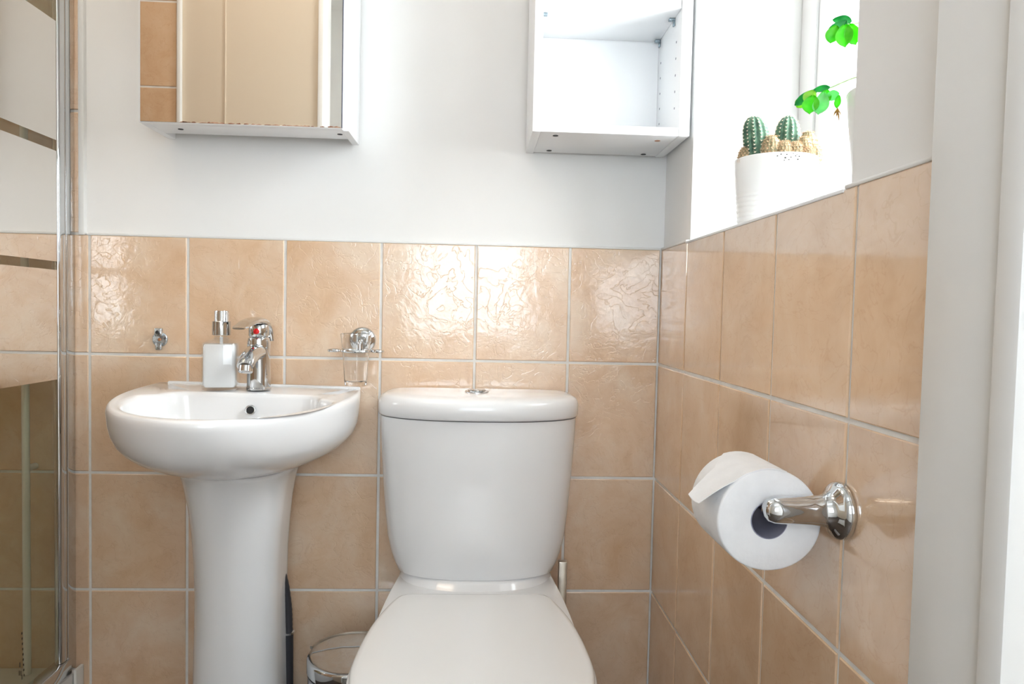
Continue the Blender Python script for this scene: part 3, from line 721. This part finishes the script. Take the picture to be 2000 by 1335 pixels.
tag(link('printed_mark', b, M['ink'], gp, False), 'small dotted dark mark on the lower glass')
t = thing('shower_riser_rail', (-.112, -.03, .6), 'slim pale upright rail inside the shower, seen through lower clear glass', 'rail')
b = new(); tube(b, [(-.112, -.032, .166), (-.112, -.032, 1.9)], .0075, 16); link('rail', b, M['upvc'], t)
for z in (.60, 1.87):
    b = new(); tube(b, [(-.112, -.0008, z), (-.112, -.030, z)], .007, 12); link('bracket', b, M['upvc'], t)

# ------------------------------------------------------------------ cactus pot on the sill
KX, KY = 1.311, -.368
t = thing('potted_cacti', (KX, KY, ZS), 'white ridged pot crowded with small cacti on window sill', 'potted plant')
b = new(); pr = [(.0, .004), (.050, .004), (.0535, 0), (.0555, .002)]
for k in range(7):
    z = .008 + k * .008; r = .0565 + .0105 * z / .118
    pr += [(r, z), (r + .0009, z + .0025), (r + .0009, z + .0045), (r, z + .007)]
pr += [(.0632, .068), (.0655, .100), (.0672, .118), (.0665, .1195), (.0648, .1195), (.0640, .118), (.0625, .106), (.0, .106)]
lathe(b, pr, (KX, KY, ZS), seg=56, cap0=False, cap1=False); bmesh.ops.remove_doubles(b, verts=b.verts, dist=2e-5); pot = link('pot', b, M['pot'], t, angle=45)
b = new(); lathe(b, [(.0622, .1062), (.0618, .110), (.04, .1125), (.0, .114)], (KX, KY, ZS), seg=40); link('soil', b, M['soil'], t)
b = new(); rnd = random.Random(11)
for a, z in ((-1.78, .113), (-1.70, .1155), (-1.60, .110), (-1.57, .115), (-1.52, .107), (-1.47, .111), (-1.42, .1165), (-1.36, .113), (-1.3, .108), (-1.27, .1125), (-1.24, .109), (-1.62, .106), (-1.33, .1155)):
    a -= .15; r = .0671 * (1 - (.118 - z) * .45); c = Vector((KX + r * math.cos(a), KY + r * math.sin(a), ZS + z)); s = rnd.uniform(.0006, .0012)
    box(b, c.x - s, c.x + s, c.y - .0006, c.y + .0006, c.z - s * .8, c.z + s * .8)
tag(link('soil_specks', b, M['ink'], pot, False), 'dark specks of soil below the rim', None, None, 'stuff')

def cactus(x, y, h, r, lean, tall, seed):
    rnd = random.Random(seed); z0 = ZS + .108
    nr = 12 if tall else 14; seg = nr * 4
    def P(v, a):
        """surface of the ribbed stem; v 0..1 from foot to crown"""
        if tall: rad = r * (.80 + .20 * min(1, v / .45)) * (math.sqrt(max(0, 1 - ((v - .62) / .38) ** 2)) if v > .62 else 1.0)
        else: rad = r * math.sqrt(max(0, 1 - ((v - .45) / .56) ** 2))
        rad *= 1 + (.10 if tall else .05) * math.cos(nr * a)
        ax = Vector((lean[0] * v * v, lean[1] * v * v, 0))
        return Vector((x, y, z0)) + ax + Vector((rad * math.cos(a), rad * math.sin(a), h * v))
    b = new(); nv = 18 if tall else 11
    loft(b, [[P(k / nv * .995, 2 * PI * i / seg) for i in range(seg)] for k in range(nv + 1)])
    st = link('cactus_stem', b, M['cactus'] if tall else M['cactus_pale'], t, angle=80)
    b = new(); c0 = Vector((x, y, z0 + h * .4))
    lv = 13 if tall else 8
    for k in range(1, lv + 1):
        v = k / (lv + .6)
        for i in range(nr):
            a = 2 * PI * i / nr + (0 if tall else (k % 2) * PI / nr)
            p = P(v, a); nrm = (p - Vector((x + lean[0] * v * v, y + lean[1] * v * v, z0 + h * (v * .55 if tall else .42)))).normalized()
            u, w_, _ = basis(nrm)
            if tall:   # felt pad of the areole
                box(b, p.x - .0007, p.x + .0007, p.y - .0007, p.y + .0007, p.z - .0007, p.z + .0007)
            for s in range(8 if tall else 11):
                th = 2 * PI * s / 6 + rnd.uniform(-.4, .4); L = (rnd.uniform(.0030, .0050) if tall else rnd.uniform(.0030, .0056))
                d = (nrm * (.55 if tall else .9) + (u * math.cos(th) + w_ * math.sin(th)) * .9).normalized(); sd = d.cross(nrm).normalized() * (.00034 if tall else .00042)
                q = p - nrm * .0003
                b.faces.new((b.verts.new(q - sd), b.verts.new(q + sd), b.verts.new(q + d * L)))
    tag(link('spines', b, M['spine' if tall else 'spine_tan'], st, False, recalc=False), None, None, None, 'stuff')
cactus(KX - .037, KY - .012, .080, .0190, (-.008, 0, 0), True, 1)
cactus(KX + .022, KY + .010, .089, .0185, (.001, 0, 0), True, 2)
for i, (dx, dy, h, r) in enumerate(((-.054, -.008, .030, .012), (-.023, -.034, .044, .0145), (-.012, .012, .056, .014), (-.004, -.042, .034, .0125), (.014, -.044, .033, .0115), (.030, -.038, .043, .0120), (.046, -.016, .058, .0145), (.050, -.026, .034, .013), (.038, .028, .050, .013), (.055, .010, .050, .012), (.032, -.048, .024, .009), (-.035, .030, .034, .013))):
    cactus(KX + dx, KY + dy, h, r, (0, 0, 0), False, 20 + i)

# ------------------------------------------------------------------ leafy plant in the second pot
QX, QY = 1.3235, -.688
t = thing('potted_leafy_plant', (QX, QY, ZS), 'white pot of round-leaved green plant, half hidden by right window reveal', 'potted plant')
b = new(); lathe(b, [(.0, .004), (.036, .004), (.040, 0), (.0415, .003), (.0535, .128), (.0545, .1365), (.0535, .138), (.0515, .1365), (.0495, .125), (.0, .122)], (QX, QY, ZS), seg=48, cap0=False, cap1=False); bmesh.ops.remove_doubles(b, verts=b.verts, dist=2e-5); link('pot', b, M['pot'], t, angle=45)
b = new(); lathe(b, [(.0485, .1225), (.047, .126), (.03, .128), (.0, .129)], (QX, QY, ZS), seg=36); link('soil', b, M['soil'], t)
def leaf(base, tip, width, bend, m, label=None, roll=0.0):
    base, tip = Vector(base), Vector(tip); d = tip - base; L = d.length; d.normalize()
    s = d.cross(Vector((0.55, 0.8, .2))).normalized()
    s = (Matrix.Rotation(roll, 3, d) @ s); nn = d.cross(s)
    b = new(); nu, nv = 12, 8; T = []; B = []
    for i in range(nu + 1):
        u = i / nu; wd = width * (math.sin(PI * min(1, .06 + u * .94) ** 1.35) ** .62 if 0 < u < 1 else .08)
        cc = base + d * (L * u) + nn * (bend * math.sin(PI * u))
        T.append([b.verts.new(cc + s * (wd * v) + nn * (.28 * width * v * v - .0004)) for v in np.linspace(-1, 1, nv + 1)])
        B.append([b.verts.new(cc + s * (wd * v) + nn * (.28 * width * v * v + .0004)) for v in np.linspace(-1, 1, nv + 1)])
    for A, o_ in ((T, 1), (B, -1)):
        for i in range(nu):
            for j in range(nv):
                q = (A[i][j], A[i][j + 1], A[i + 1][j + 1], A[i + 1][j]); b.faces.new(q if o_ > 0 else q[::-1])
    for i in range(nu):
        b.faces.new((T[i][0], T[i + 1][0], B[i + 1][0], B[i][0])); b.faces.new((T[i][nv], B[i][nv], B[i + 1][nv], T[i + 1][nv]))
    for j in range(nv):
        b.faces.new((T[0][j], B[0][j], B[0][j + 1], T[0][j + 1])); b.faces.new((T[nu][j], T[nu][j + 1], B[nu][j + 1], B[nu][j]))
    return tag(link('leaf', b, m, t, angle=70), label)
CAMP = cam.matrix_world.translation.copy()
def pix(u, v, y):
    """point of the plane y = const seen at a photograph pixel (for reading positions off the photo once)"""
    d = fw + r2 * ((u - 1000) / FPX) - u2 * ((v - 667.5) / FPX); k = (y - CAMP.y) / d.y
    return CAMP + d * k
LF, LD = M['leaf'], M['leaf_dark']
n1 = pix(1607, 178, -.632); n2 = pix(1655, 48, -.690)
for stm in ([(QX, QY, ZS + .125), (QX - .012, QY + .01, ZS + .155), (QX - .028, QY + .035, ZS + .165), tuple(n1)], [(QX + .006, QY, ZS + .125), (QX - .005, QY - .004, ZS + .18), (QX - .03, QY - .004, ZS + .215), tuple(n2)]):
    b = new(); tube(b, spline(stm, 8), .0011, 8); link('stem', b, M['stem'], t)
LL, LY = M['leaf_light'], M['leaf_yellow']
leaf(pix(1598, 175, -.628), pix(1552, 206, -.614), .0062, .004, LD)
leaf(pix(1572, 192, -.612), pix(1556, 210, -.606), .0070, .001, LY)
leaf(pix(1590, 178, -.630), pix(1574, 203, -.628), .0085, .002, LY)
leaf(pix(1588, 188, -.640), pix(1581, 223, -.645), .0105, .002, LF)
leaf(pix(1610, 182, -.646), pix(1598, 224, -.654), .0100, -.002, LL)
leaf(pix(1588, 177, -.626), pix(1622, 170, -.640), .0042, .002, LD)
leaf(pix(1616, 176, -.640), pix(1608, 205, -.640), .0080, .002, LF)
leaf(pix(1612, 192, -.640), pix(1640, 182, -.652), .0066, .002, LL)
leaf(pix(1639, 186, -.652), pix(1634, 212, -.654), .0042, .001, LF)
leaf(pix(1654, 40, -.690), pix(1618, 78, -.676), .0085, .004, LD)
leaf(pix(1634, 50, -.690), pix(1622, 85, -.686), .0085, .002, LF)
leaf(pix(1650, 50, -.697), pix(1651, 93, -.704), .0100, .003, LF)
leaf(pix(1659, 48, -.700), pix(1672, 88, -.708), .0090, .003, LF)
leaf(pix(1626, 39, -.682), pix(1664, 42, -.690), .0058, .003, LD)
b = new(); q = pix(1636, 210, -.652)
for dx, dy, dz in ((-.006, -.001, -.012), (0, .002, -.013), (.005, 0, -.010), (.002, -.002, -.019)):
    e = q + Vector((dx, dy, dz)); s = Vector((.0016, .001, 0)); md = (q + e) / 2
    for o_ in (Vector((0, .0004, 0)),):
        v = [b.verts.new(p) for p in (q + o_, md + s + o_, e + o_, md - s + o_, q - o_, md + s - o_, e - o_, md - s - o_)]
        b.faces.new(v[:4]); b.faces.new(v[4:][::-1])
        for i in range(4): j = (i + 1) % 4; b.faces.new((v[i], v[i + 4], v[j + 4], v[j]))
tag(link('withered_flower', b, M['withered'], t, False), 'amber withered flower hanging below the leaves')
